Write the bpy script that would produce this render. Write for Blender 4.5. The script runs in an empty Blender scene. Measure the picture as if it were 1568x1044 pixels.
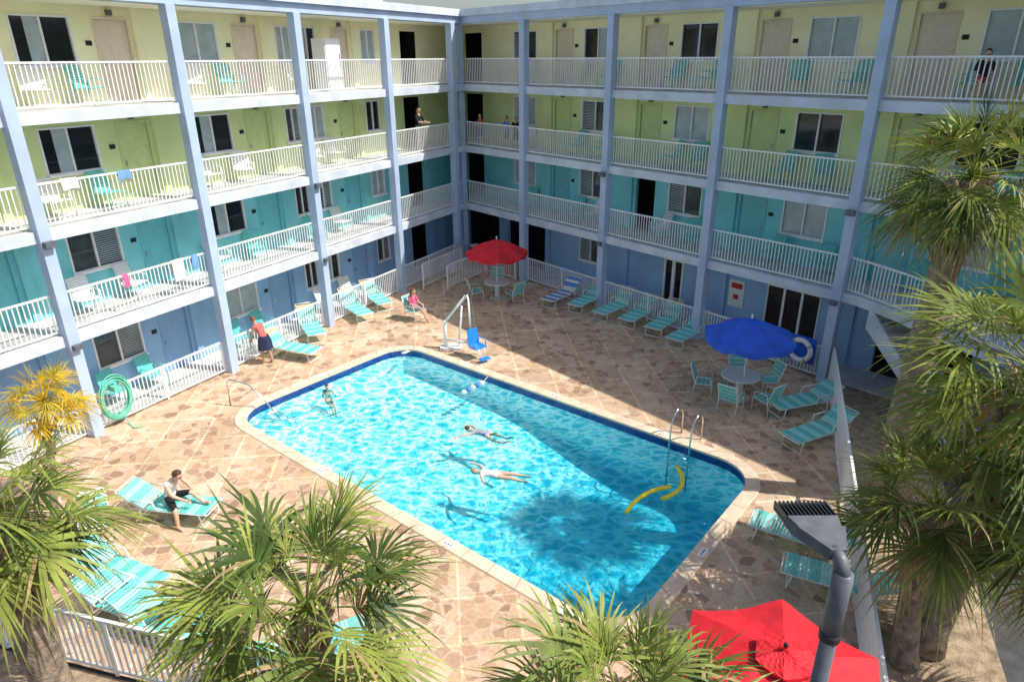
import bpy, bmesh, math, random
from mathutils import Vector, Matrix
random.seed(7)
S=bpy.context.scene
V=Vector
# ------------------------------------------------------------------ materials
_M={}
def mat(name,col,rough=.6,var=.12,scale=6,bump=0,metal=0,bscale=40,spec=None):
    if name in _M: return _M[name]
    m=bpy.data.materials.new(name); m.use_nodes=True
    nt=m.node_tree; b=nt.nodes['Principled BSDF']
    b.inputs['Roughness'].default_value=rough; b.inputs['Metallic'].default_value=metal
    if spec is not None: b.inputs['Specular IOR Level'].default_value=spec
    tc=nt.nodes.new('ShaderNodeTexCoord')
    n=nt.nodes.new('ShaderNodeTexNoise'); n.inputs['Scale'].default_value=scale; n.inputs['Detail'].default_value=0 if var<.06 else 2
    nt.links.new(tc.outputs['Object'],n.inputs['Vector'])
    r=nt.nodes.new('ShaderNodeValToRGB')
    r.color_ramp.elements[0].position=.3; r.color_ramp.elements[1].position=.7
    r.color_ramp.elements[0].color=tuple(min(1,c*(1-var)) for c in col)+(1,)
    r.color_ramp.elements[1].color=tuple(min(1,c*(1+var)) for c in col)+(1,)
    nt.links.new(n.outputs['Fac'],r.inputs['Fac']); nt.links.new(r.outputs['Color'],b.inputs['Base Color'])
    if bump:
        n2=nt.nodes.new('ShaderNodeTexNoise'); n2.inputs['Scale'].default_value=bscale; n2.inputs['Detail'].default_value=1
        nt.links.new(tc.outputs['Object'],n2.inputs['Vector'])
        bp=nt.nodes.new('ShaderNodeBump'); bp.inputs['Strength'].default_value=bump; bp.inputs['Distance'].default_value=.02
        nt.links.new(n2.outputs['Fac'],bp.inputs['Height']); nt.links.new(bp.outputs['Normal'],b.inputs['Normal'])
    _M[name]=m; return m
WALL=[mat('wall_blue',(.30,.51,.76),.8,.10,.9,.2),mat('wall_teal',(.23,.67,.71),.8,.10,.9,.2),
      mat('wall_lime',(.70,.81,.38),.8,.09,.9,.2),mat('wall_yellow',(.96,.91,.58),.8,.07,.9,.2)]
DOOR=[mat('door_blue',(.25,.44,.70),.5,.04),mat('door_teal',(.17,.59,.63),.5,.04),mat('door_lime',(.61,.73,.31),.5,.04),mat('door_tan',(.80,.68,.52),.5,.04)]
FRAME=mat('frame_paint',(.44,.55,.72),.6,.08,1.5)
SLAB=mat('slab_paint',(.60,.66,.76),.7,.13,1.5)
WHITE=mat('white_paint',(.86,.86,.86),.45,.03)
WFLOOR=mat('walkway_floor',(.62,.61,.59),.8,.2,2)
ROOF=mat('roof_membrane',(.65,.67,.70),.8,.1,1)
CEIL=mat('ceiling_cream',(.90,.87,.70),.8,.04,2)
GL=[mat('window_glass_dark',(.012,.015,.018),.06,.3,1),mat('window_glass_grey',(.06,.075,.08),.06,.4,2),mat('window_curtain',(.42,.50,.52),.12,.12,3)]
BLACK=mat('dark_interior',(.012,.012,.014),.7,.2)
STEEL=mat('stainless',(.75,.75,.76),.2,.03,4,0,1)
TEAL=mat('teal_strap',(.14,.60,.56),.5,.08,10)
TEAL2=mat('teal_strap_pale',(.34,.78,.74),.5,.08,10)
ORNG=mat('tan_strap',(.84,.50,.22),.5,.08,10)
BLUE_S=mat('blue_strap',(.06,.25,.65),.5,.08,10)
CHF=mat('chair_frame',(.82,.84,.78),.4,.05)
PLAS=mat('white_plastic',(.84,.84,.82),.4,.03)
RED=mat('red_canvas',(.66,.012,.025),.75,.16,2.5,.2,bscale=9)
BLU=mat('blue_canvas',(.02,.11,.66),.75,.16,2.5,.2,bscale=9)
YEL=mat('yellow_foam',(.92,.70,.03),.6,.05)
BUOY=mat('buoy_blue',(.05,.2,.6),.4,.05)
SEATB=mat('blue_seat',(.02,.25,.80),.35,.05)
GREENH=mat('green_hose',(.16,.58,.42),.4,.09)
GREYP=mat('lamp_grey',(.12,.13,.145),.45,.18,8,.1)
LBLK=mat('lamp_black',(.02,.02,.022),.4,.2)
SIGNR=mat('sign_red',(.6,.03,.03),.5,.05)
CONC=mat('concrete',(.50,.48,.44),.85,.15,2,.3)
COPE=mat('coping_stone',(.74,.58,.43),.8,.14,3)
TILE=mat('tile_navy',(.015,.06,.26),.25,.3,12)
ASPH=mat('asphalt',(.075,.075,.078),.9,.25,3,.5,bscale=80)
SAND=mat('planting_bed',(.36,.27,.18),.95,.38,5,.8,bscale=25)
TRUNK=mat('palm_trunk',(.29,.22,.16),.95,.45,7,1.0,bscale=22)
BOOT=mat('palm_boot',(.34,.255,.17),.9,.4,9)
def leafmat(name,col,tl=.28):
    m=mat(name,col,.5,.32,3,spec=.35); nt=m.node_tree; b=nt.nodes['Principled BSDF']; out=nt.nodes['Material Output']
    t=nt.nodes.new('ShaderNodeBsdfTranslucent'); src=b.inputs['Base Color'].links[0].from_socket; nt.links.new(src,t.inputs[0])
    mx=nt.nodes.new('ShaderNodeMixShader'); mx.inputs[0].default_value=tl; nt.links.new(b.outputs[0],mx.inputs[1]); nt.links.new(t.outputs[0],mx.inputs[2]); nt.links.new(mx.outputs[0],out.inputs['Surface']); return m
LEAF=[leafmat('frond_light',(.31,.36,.075)),leafmat('frond_mid',(.18,.24,.048)),leafmat('frond_dark',(.075,.125,.025)),leafmat('frond_straw',(.46,.34,.15))]
LEAFY=[leafmat('frond_gold',(.80,.52,.02)),leafmat('frond_gold_green',(.50,.42,.05))]
SKIN=mat('skin',(.66,.42,.30),.5,.06,8); SKIN2=mat('skin_tan',(.52,.29,.18),.5,.06,8)
HAIRB=mat('hair_brown',(.08,.04,.02),.6,.3,30); HAIRR=mat('hair_auburn',(.20,.07,.03),.6,.3,30); HAIRD=mat('hair_blonde',(.42,.28,.12),.6,.3,30)
NAVY=mat('navy_cloth',(.015,.025,.08),.85,.2); CORAL=mat('coral_cloth',(.62,.14,.12),.85,.15); WCL=mat('white_cloth',(.78,.77,.74),.85,.06)
BLK=mat('black_cloth',(.012,.012,.014),.85,.3); GREYC=mat('grey_cloth',(.35,.36,.38),.85,.1); PINK=mat('pink_cloth',(.75,.12,.28),.85,.1)
EYE=mat('eye_dark',(.02,.015,.01),.2,.1); LIP=mat('lip',(.42,.12,.1),.5,.1)

def deck_material():
    m=bpy.data.materials.new('flagstone'); m.use_nodes=True; nt=m.node_tree; b=nt.nodes['Principled BSDF']
    N=nt.nodes.new; L=nt.links.new
    tc=N('ShaderNodeTexCoord'); mp=N('ShaderNodeMapping'); mp.inputs['Rotation'].default_value=(0,0,math.radians(20)); L(tc.outputs['Object'],mp.inputs[0])
    v=N('ShaderNodeTexVoronoi'); v.inputs['Scale'].default_value=3.7; v.inputs['Randomness'].default_value=.8
    v2=N('ShaderNodeTexVoronoi'); v2.feature='DISTANCE_TO_EDGE'; v2.inputs['Scale'].default_value=3.7; v2.inputs['Randomness'].default_value=.8
    for q in (v,v2): L(mp.outputs[0],q.inputs['Vector'])
    sep=N('ShaderNodeSeparateColor'); L(v.outputs['Color'],sep.inputs[0])
    r=N('ShaderNodeValToRGB'); r.color_ramp.interpolation='CONSTANT'
    cs=[(0,(.73,.52,.34)),(.20,(.62,.40,.26)),(.36,(.79,.61,.44)),(.54,(.67,.46,.30)),(.70,(.45,.28,.19)),(.79,(.78,.56,.37)),(.90,(.55,.36,.25))]
    e=r.color_ramp.elements; e[0].position=0; e[0].color=cs[0][1]+(1,); e[1].position=cs[1][0]; e[1].color=cs[1][1]+(1,)
    for p,c in cs[2:]:
        k=e.new(p); k.color=c+(1,)
    L(sep.outputs[0],r.inputs[0])
    g=N('ShaderNodeValToRGB'); g.color_ramp.elements[0].position=.02; g.color_ramp.elements[1].position=.07
    L(v2.outputs['Distance'],g.inputs[0])
    m2=N('ShaderNodeMixRGB'); m2.inputs[1].default_value=(.74,.56,.40,1); L(g.outputs[0],m2.inputs[0]); L(r.outputs[0],m2.inputs[2])
    br=N('ShaderNodeTexBrick'); br.offset=0; br.inputs['Scale'].default_value=1; br.inputs['Brick Width'].default_value=1.1; br.inputs['Row Height'].default_value=1.1; br.inputs['Mortar Size'].default_value=.03; br.inputs['Mortar Smooth'].default_value=.3
    br.inputs['Color1'].default_value=(1,1,1,1); br.inputs['Color2'].default_value=(.84,.83,.82,1); br.inputs['Mortar'].default_value=(1.22,1.22,1.20,1)
    mpb=N('ShaderNodeMapping'); mpb.inputs['Rotation'].default_value=(0,0,math.radians(-6)); L(tc.outputs['Object'],mpb.inputs[0]); L(mpb.outputs[0],br.inputs['Vector'])
    mb_=N('ShaderNodeMixRGB'); mb_.blend_type='MULTIPLY'; mb_.inputs[0].default_value=1; L(m2.outputs[0],mb_.inputs[1]); L(br.outputs['Color'],mb_.inputs[2])
    n3=N('ShaderNodeTexNoise'); n3.inputs['Scale'].default_value=.6; n3.inputs['Detail'].default_value=5; L(tc.outputs['Object'],n3.inputs['Vector'])
    r3=N('ShaderNodeValToRGB'); r3.color_ramp.elements[0].position=.3; r3.color_ramp.elements[0].color=(.80,.78,.76,1); r3.color_ramp.elements[1].position=.65; r3.color_ramp.elements[1].color=(1.0,1.0,1.0,1)
    L(n3.outputs[0],r3.inputs[0])
    m3=N('ShaderNodeMixRGB'); m3.blend_type='MULTIPLY'; m3.inputs[0].default_value=1; L(mb_.outputs[0],m3.inputs[1]); L(r3.outputs[0],m3.inputs[2])
    n5=N('ShaderNodeTexNoise'); n5.inputs['Scale'].default_value=14; n5.inputs['Detail'].default_value=3; L(tc.outputs['Object'],n5.inputs['Vector'])
    r5=N('ShaderNodeValToRGB'); r5.color_ramp.elements[0].position=.35; r5.color_ramp.elements[0].color=(.84,.82,.80,1); r5.color_ramp.elements[1].position=.6; r5.color_ramp.elements[1].color=(1,1,1,1); L(n5.outputs[0],r5.inputs[0])
    m4=N('ShaderNodeMixRGB'); m4.blend_type='MULTIPLY'; m4.inputs[0].default_value=1; L(m3.outputs[0],m4.inputs[1]); L(r5.outputs[0],m4.inputs[2])
    L(m4.outputs[0],b.inputs['Base Color']); b.inputs['Roughness'].default_value=.75
    return m
DECK=deck_material()
def plaster_material():
    m=bpy.data.materials.new('pool_plaster'); m.use_nodes=True; nt=m.node_tree; b=nt.nodes['Principled BSDF']; b.inputs['Roughness'].default_value=.7
    N=nt.nodes.new; L=nt.links.new
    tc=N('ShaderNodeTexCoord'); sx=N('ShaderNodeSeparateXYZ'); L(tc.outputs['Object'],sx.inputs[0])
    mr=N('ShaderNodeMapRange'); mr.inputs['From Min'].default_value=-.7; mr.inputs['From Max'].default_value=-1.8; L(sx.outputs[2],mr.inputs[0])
    r=N('ShaderNodeValToRGB'); r.color_ramp.elements[0].color=(.88,.98,.98,1); r.color_ramp.elements[1].color=(.07,.60,.76,1); k=r.color_ramp.elements.new(.35); k.color=(.58,.93,.95,1)  # light lost in deeper water is painted into the plaster colour by depth
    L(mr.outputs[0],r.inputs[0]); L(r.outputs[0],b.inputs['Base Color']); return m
PLAST=plaster_material()
def water_material():
    m=bpy.data.materials.new('pool_water'); m.use_nodes=True; nt=m.node_tree; nt.nodes.clear()
    N=nt.nodes.new; L=nt.links.new
    out=N('ShaderNodeOutputMaterial'); tc=N('ShaderNodeTexCoord')
    mp=N('ShaderNodeMapping'); mp.inputs['Rotation'].default_value=(0,0,math.radians(35)); mp.inputs['Scale'].default_value=(1,1.4,1); L(tc.outputs['Object'],mp.inputs[0])
    nz=N('ShaderNodeTexNoise'); nz.inputs['Scale'].default_value=1.5; nz.inputs['Detail'].default_value=4; L(mp.outputs[0],nz.inputs['Vector'])
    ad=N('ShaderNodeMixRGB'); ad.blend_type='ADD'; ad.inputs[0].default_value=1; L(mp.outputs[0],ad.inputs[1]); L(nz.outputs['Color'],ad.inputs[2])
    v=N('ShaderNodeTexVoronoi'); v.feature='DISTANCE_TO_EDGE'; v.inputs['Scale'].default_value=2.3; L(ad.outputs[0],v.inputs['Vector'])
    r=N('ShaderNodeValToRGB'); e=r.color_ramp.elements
    e[0].position=.045; e[0].color=(1,1,1,1); e[1].position=.34; e[1].color=(.12,.64,.75,1)  # bright veins: sunlight caustics put into the surface's transmission colour
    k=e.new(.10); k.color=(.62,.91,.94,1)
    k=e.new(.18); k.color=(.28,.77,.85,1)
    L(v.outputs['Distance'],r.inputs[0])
    tr=N('ShaderNodeBsdfTransparent'); L(r.outputs[0],tr.inputs[0])
    gl=N('ShaderNodeBsdfGlossy'); gl.inputs['Roughness'].default_value=.05
    n4=N('ShaderNodeTexNoise'); n4.inputs['Scale'].default_value=4.5; n4.inputs['Detail'].default_value=3; n4.inputs['Distortion'].default_value=.8; L(mp.outputs[0],n4.inputs['Vector'])
    bp=N('ShaderNodeBump'); bp.inputs['Strength'].default_value=1; bp.inputs['Distance'].default_value=.09; L(n4.outputs[0],bp.inputs['Height']); L(bp.outputs[0],gl.inputs['Normal'])
    fr=N('ShaderNodeFresnel'); fr.inputs[0].default_value=1.25; L(bp.outputs[0],fr.inputs['Normal'])
    mi=N('ShaderNodeMixShader'); L(fr.outputs[0],mi.inputs[0]); L(tr.outputs[0],mi.inputs[1]); L(gl.outputs[0],mi.inputs[2])
    L(mi.outputs[0],out.inputs['Surface'])
    return m
WATER=water_material()

# ------------------------------------------------------------------ mesh builder
class MB:
    def __init__(s): s.v=[]; s.f=[]; s.m=[]; s.sm=[]; s.mats=[]
    def mi(s,m):
        if m not in s.mats: s.mats.append(m)
        return s.mats.index(m)
    def add(s,vs,fs,m,smooth=False):
        o=len(s.v); s.v+= [tuple(v) for v in vs]; i=s.mi(m)
        for f in fs: s.f.append([o+k for k in f]); s.m.append(i); s.sm.append(smooth)
    def prism(s,T,poly,z0,z1,m):
        n=len(poly); vs=[T(x,y,z0) for x,y in poly]+[T(x,y,z1) for x,y in poly]
        fs=[list(range(n))[::-1],list(range(n,2*n))]+[[i,(i+1)%n,n+(i+1)%n,n+i] for i in range(n)]
        s.add(vs,fs,m)
    def box(s,T,x0,x1,y0,y1,z0,z1,m): s.prism(T,[(x0,y0),(x1,y0),(x1,y1),(x0,y1)],z0,z1,m)
    def tube(s,pts,r,m,n=8,smooth=True,closed=False):
        pts=[V(p) for p in pts]; rs=r if isinstance(r,(list,tuple)) else [r]*len(pts)
        vs=[];N=len(pts);prev=None
        for i,p in enumerate(pts):
            if closed: d=pts[(i+1)%N]-pts[i-1]
            else: d=pts[min(i+1,N-1)]-pts[max(i-1,0)]
            d.normalize()
            if prev is None:
                a=V((0,0,1)) if abs(d.z)<.9 else V((1,0,0)); a=(a-d*a.dot(d)).normalized()
            else: a=(prev-d*prev.dot(d)); a=a.normalized() if a.length>1e-6 else V((1,0,0))
            prev=a; b=d.cross(a)
            for k in range(n):
                t=2*math.pi*k/n; vs.append(p+(a*math.cos(t)+b*math.sin(t))*rs[i])
        fs=[]
        for i in range(N if closed else N-1):
            j=(i+1)%N
            for k in range(n): fs.append([i*n+k,i*n+(k+1)%n,j*n+(k+1)%n,j*n+k])
        if not closed: fs+= [list(range(n))[::-1],[(N-1)*n+k for k in range(n)]]
        s.add(vs,fs,m,smooth)
    def ball(s,c,rad,m,M=None,nu=12,nv=8,fn=None):
        vs=[];fs=[]; c=V(c)
        for i in range(nv+1):
            ph=math.pi*i/nv
            for j in range(nu):
                t=2*math.pi*j/nu; p=V((math.sin(ph)*math.cos(t)*rad[0],math.sin(ph)*math.sin(t)*rad[1],math.cos(ph)*rad[2]))
                if fn: p=fn(p)
                if M: p=M@p
                vs.append(c+p)
        for i in range(nv):
            for j in range(nu): fs.append([i*nu+j,(i+1)*nu+j,(i+1)*nu+(j+1)%nu,i*nu+(j+1)%nu])
        s.add(vs,fs,m,True)
    def mesh(s,name,recalc=True):
        me=bpy.data.meshes.new(name); me.from_pydata(s.v,[],s.f)
        for m in s.mats: me.materials.append(m)
        for i,p in enumerate(me.polygons): p.material_index=s.m[i]; p.use_smooth=s.sm[i]
        if recalc:
            bm=bmesh.new(); bm.from_mesh(me); bmesh.ops.recalc_face_normals(bm,faces=bm.faces); bm.to_mesh(me); bm.free()
        me.update(); return me
    def obj(s,name,parent=None,recalc=True,loc=None,yaw=0):
        o=bpy.data.objects.new(name,s.mesh(name,recalc)); S.collection.objects.link(o)
        if parent: o.parent=parent
        if loc: o.location=loc
        o.rotation_euler[2]=yaw
        return o
def empty(name):
    o=bpy.data.objects.new(name,None); S.collection.objects.link(o); return o
def inst(name,me,loc,yaw):
    o=bpy.data.objects.new(name,me); S.collection.objects.link(o); o.location=loc; o.rotation_euler[2]=yaw; return o
I=lambda x,y,z:V((x,y,z))
def TT(P,u,n): return lambda x,y,z:V((P[0]+u[0]*x+n[0]*y,P[1]+u[1]*x+n[1]*y,z))
P0=(-2.2,32.75)
uR=(.6566,-.7547); nR=(.7547,.6566); uL=(-.4797,-.8777); nL=(-.8777,.4797)
TR=TT(P0,uR,nR); TL=TT(P0,uL,nL); MIT=1.437

# ------------------------------------------------------------------ ground, deck, pool
def ngon_hole(name,outer,hole,z,m,thick=None):
    bm=bmesh.new(); es=[]
    for loop in [outer]+([hole] if hole else []):
        vs=[bm.verts.new((x,y,z)) for x,y in loop]
        for i in range(len(vs)): es.append(bm.edges.new((vs[i],vs[(i+1)%len(vs)])))
    bmesh.ops.triangle_fill(bm,edges=es,use_beauty=True)
    for f in bm.faces:
        if f.normal.z<0: f.normal_flip()
    me=bpy.data.meshes.new(name); bm.to_mesh(me); bm.free(); me.materials.append(m)
    o=bpy.data.objects.new(name,me); S.collection.objects.link(o); return o
pu=V((.775,-.632)); pv=V((.632,.775))
def rrect(off,n=10):
    u0,u1,v0,v1=-16.9-off,-4.15+off,8.08-off,14.62+off; r=1.0+off; out=[]
    for cu,cv,a0 in [(u1-r,v1-r,0),(u0+r,v1-r,90),(u0+r,v0+r,180),(u1-r,v0+r,270)]:
        for k in range(n+1):
            a=math.radians(a0+90*k/n); out.append((cu+r*math.cos(a),cv+r*math.sin(a)))
    res=[]
    for i in range(len(out)):
        a=out[i]; b=out[(i+1)%len(out)]; L=math.dist(a,b); k=max(1,int(L/.6))
        for j in range(k): res.append((a[0]+(b[0]-a[0])*j/k,a[1]+(b[1]-a[1])*j/k))
    return res
def PW(u,v): p=pu*u+pv*v; return (p.x,p.y)
edge=[PW(*p) for p in rrect(0)]
ngon_hole('ground',[(-400,-400),(400,-400),(400,400),(-400,400)],[PW(*p) for p in rrect(.6)],-.03,ASPH)
fA=(-13.2,9.95); fB=(4.6,5.2); fC=(9.75,18.75)
deck=ngon_hole('pool_deck',[fA,fB,fC,TR(19,.2,0)[:2],TR(-.3,0.1,0)[:2],TL(26,.2,0)[:2]],edge,0,DECK)
mb=MB(); mb.add([V((-16,7.4,-.012)),V((5.5,1.8,-.012)),V((12.4,18.9,-.012)),V((9.78,18.7,-.012)),V((4.62,5.15,-.012)),V((-15.5,10.5,-.012))],[[0,1,4,5],[1,2,3,4]],SAND)
mb.obj('planting_bed',recalc=False)
mb=MB()
for i in range(5):
    x=9.0+i*.9; y=4.5+i*2.6
    mb.add([V((x,y,-.024)),V((x+4.8,y-1.5,-.024)),V((x+4.83,y-1.4,-.024)),V((x+.03,y+.1,-.024))],[[0,1,2,3]],WHITE)
mb.obj('parking_stall_lines',recalc=False)
pool=empty('swimming_pool')
def depth(u):
    if u<-12.5: return .85+.15*(u+16.9)/4.4
    if u<-7: 
        t=(u+12.5)/5.5; t=t*t*(3-2*t); return 1.0+.8*t
    return 1.8
base=rrect(0)
mb=MB(); vs=[];fs=[];n=len(base); cu=-10.5; cv=11.35
rings=[('top',1),('f',1)]+[('f',k) for k in [.985,.93,.85,.75,.65,.55,.45,.35,.25,.15,.05]]
for ri,(kind,k) in enumerate(rings):
    for (u,v) in base:
        uu=cu+(u-cu)*k; vv=cv+(v-cv)*k; x,y=PW(uu,vv)
        vs.append(V((x,y,0 if kind=='top' else -depth(uu)+(.2 if ri==1 else 0))))
for i in range(len(rings)-1):
    for j in range(n): fs.append([i*n+j,i*n+(j+1)%n,(i+1)*n+(j+1)%n,(i+1)*n+j])
fs.append([(len(rings)-1)*n+j for j in range(n)])
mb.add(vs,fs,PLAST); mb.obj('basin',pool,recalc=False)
mb=MB(); t0=[PW(*p) for p in rrect(-.012)]
mb.add([V((x,y,-.035)) for x,y in t0]+[V((x,y,-.26)) for x,y in t0],[[j,(j+1)%len(t0),len(t0)+(j+1)%len(t0),len(t0)+j] for j in range(len(t0))],TILE); mb.obj('tile_band',pool,recalc=False)
def strip(mb,a,b,za,zb,m):
    k=len(a); mb.add([V((x,y,za)) for x,y in a]+[V((x,y,zb)) for x,y in b],[[j,(j+1)%k,k+(j+1)%k,k+j] for j in range(k)],m)
def ringpts(off,cnt=220):
    p=rrect(off); L=[0]
    for i in range(len(p)): L.append(L[-1]+math.dist(p[i],p[(i+1)%len(p)]))
    out=[]; i=0
    for k in range(cnt):
        t=L[-1]*k/cnt
        while L[i+1]<t: i+=1
        f=(t-L[i])/(L[i+1]-L[i]); a=p[i]; b=p[(i+1)%len(p)]
        out.append(PW(a[0]+(b[0]-a[0])*f,a[1]+(b[1]-a[1])*f))
    return out
mb=MB(); a=ringpts(-.03);b=ringpts(-.02);c=ringpts(.28);d=ringpts(.30)
strip(mb,a,a,-.04,.02,COPE); strip(mb,a,c,.02,.03,COPE); strip(mb,c,d,.03,.001,COPE)
mb.obj('coping',pool,recalc=False)
mb=MB(); jm=mat('coping_joint',(.40,.28,.20),.9,.1)
for i in range(0,220,4):
    p=V(a[i]);q=V(c[i]); t=(q-p).normalized(); s=V((-t.y,t.x))*.008
    mb.add([V((*(p-s),.0235)),V((*(p+s),.0235)),V((*(q+s),.0335)),V((*(q-s),.0335))],[[0,1,2,3]],jm)
mb.obj('coping_joints',pool,recalc=False)
mb=MB()
w=[PW(*p) for p in rrect(.03)]; k=len(w)
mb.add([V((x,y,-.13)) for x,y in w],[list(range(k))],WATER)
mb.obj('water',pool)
mb=MB()
for r,z in [(2.1,-.68),(1.65,-.50),(1.2,-.32)]:
    c=PW(-16.75,8.35); pts=[(c[0]+r*math.cos(t*math.pi/16),c[1]+r*math.sin(t*math.pi/16)) for t in range(32)]
    mb.prism(I,pts,-1.2,z,PLAST)
mb.obj('entry_steps',pool)
mb=MB()
for u,v,al in [(-14,14.78,0),(-10.4,14.78,0),(-6.9,14.78,0),(-12.6,7.92,0),(-8.2,7.92,0),(-16.3,14.2,1),(-17.05,11.3,1),(-3.98,11,1),(-5.2,7.92,0)]:
    a,b=(.3,.13) if not al else (.13,.3)
    ps=[PW(u-a/2,v-b/2),PW(u+a/2,v-b/2),PW(u+a/2,v+b/2),PW(u-a/2,v+b/2)]
    mb.prism(I,ps,.02,.036,WHITE)
    for q in (-.08,0.0,.07):
        uu,vv=(u+q,v) if not al else (u,v+q)
        s=.016; ps=[PW(uu-s,vv-s*1.3),PW(uu+s,vv-s*1.3),PW(uu+s,vv+s*1.3),PW(uu-s,vv+s*1.3)]
        mb.prism(I,ps,.03,.04,NAVY)
mb.obj('depth_marker_tiles',pool)

# ------------------------------------------------------------------ building
FL=[0.0,2.92,5.59,8.25]; ROOFZ=10.7
bld=empty('motel_building')
def railing(mb,A,B,z,h=1.07,sp=.115,m=WHITE,posts=True,w=.024):
    A=V(A);B=V(B);d=(B-A);L=d.length;d.normalize();nn=V((-d.y,d.x))
    T=lambda x,y,zz:V((A.x+d.x*x+nn.x*y,A.y+d.y*x+nn.y*y,zz))
    mb.box(T,0,L,-.028,.028,z+h-.045,z+h,m); mb.box(T,0,L,-.02,.02,z+.08,z+.12,m)
    k=max(1,int(L/sp)); s=L/k
    for i in range(1,k):
        x=i*s; mb.box(T,x-w/2,x+w/2,-w/2,w/2,z+.1,z+h-.03,m)
    if posts:
        q=max(1,round(L/2.3))
        for i in range(q+1):
            x=min(max(L*i/q,.03),L-.03); mb.box(T,x-.03,x+.03,-.03,.03,z,z+h-.01,m)
def window(mbs,T,x0,x1,z0,z1,y,rnd):
    g,fr=mbs
    gm=GL[rnd]
    w=.05
    g.box(T,x0,x1,y+.06,y+.08,z0,z1,gm)
    fr.box(T,x0,x1,y-.025,y+.055,z1-w,z1,WHITE); fr.box(T,x0,x1,y-.025,y+.055,z0,z0+w,WHITE)
    fr.box(T,x0,x0+w,y-.022,y+.055,z0+w,z1-w,WHITE); fr.box(T,x1-w,x1,y-.022,y+.055,z0+w,z1-w,WHITE)
    xm=(x0+x1)/2; fr.box(T,xm-.025,xm+.025,y-.01,y+.055,z0+w,z1-w,WHITE)
    fr.box(T,x0-.04,x1+.04,y-.06,y-.026,z0-.05,z0+.01,WHITE)
    if rnd==1:
        z=z0+.1
        while z<z1-.08: g.box(T,x0+w,xm-.03,y+.045,y+.058,z,z+.025,GL[2]); z+=.06
    elif rnd==0 and int(x0*7)%2:
        g.box(T,xm+.03,xm+.03+(x1-xm)*.45,y+.045,y+.058,z0+w,z1-w,GL[2])
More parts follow.
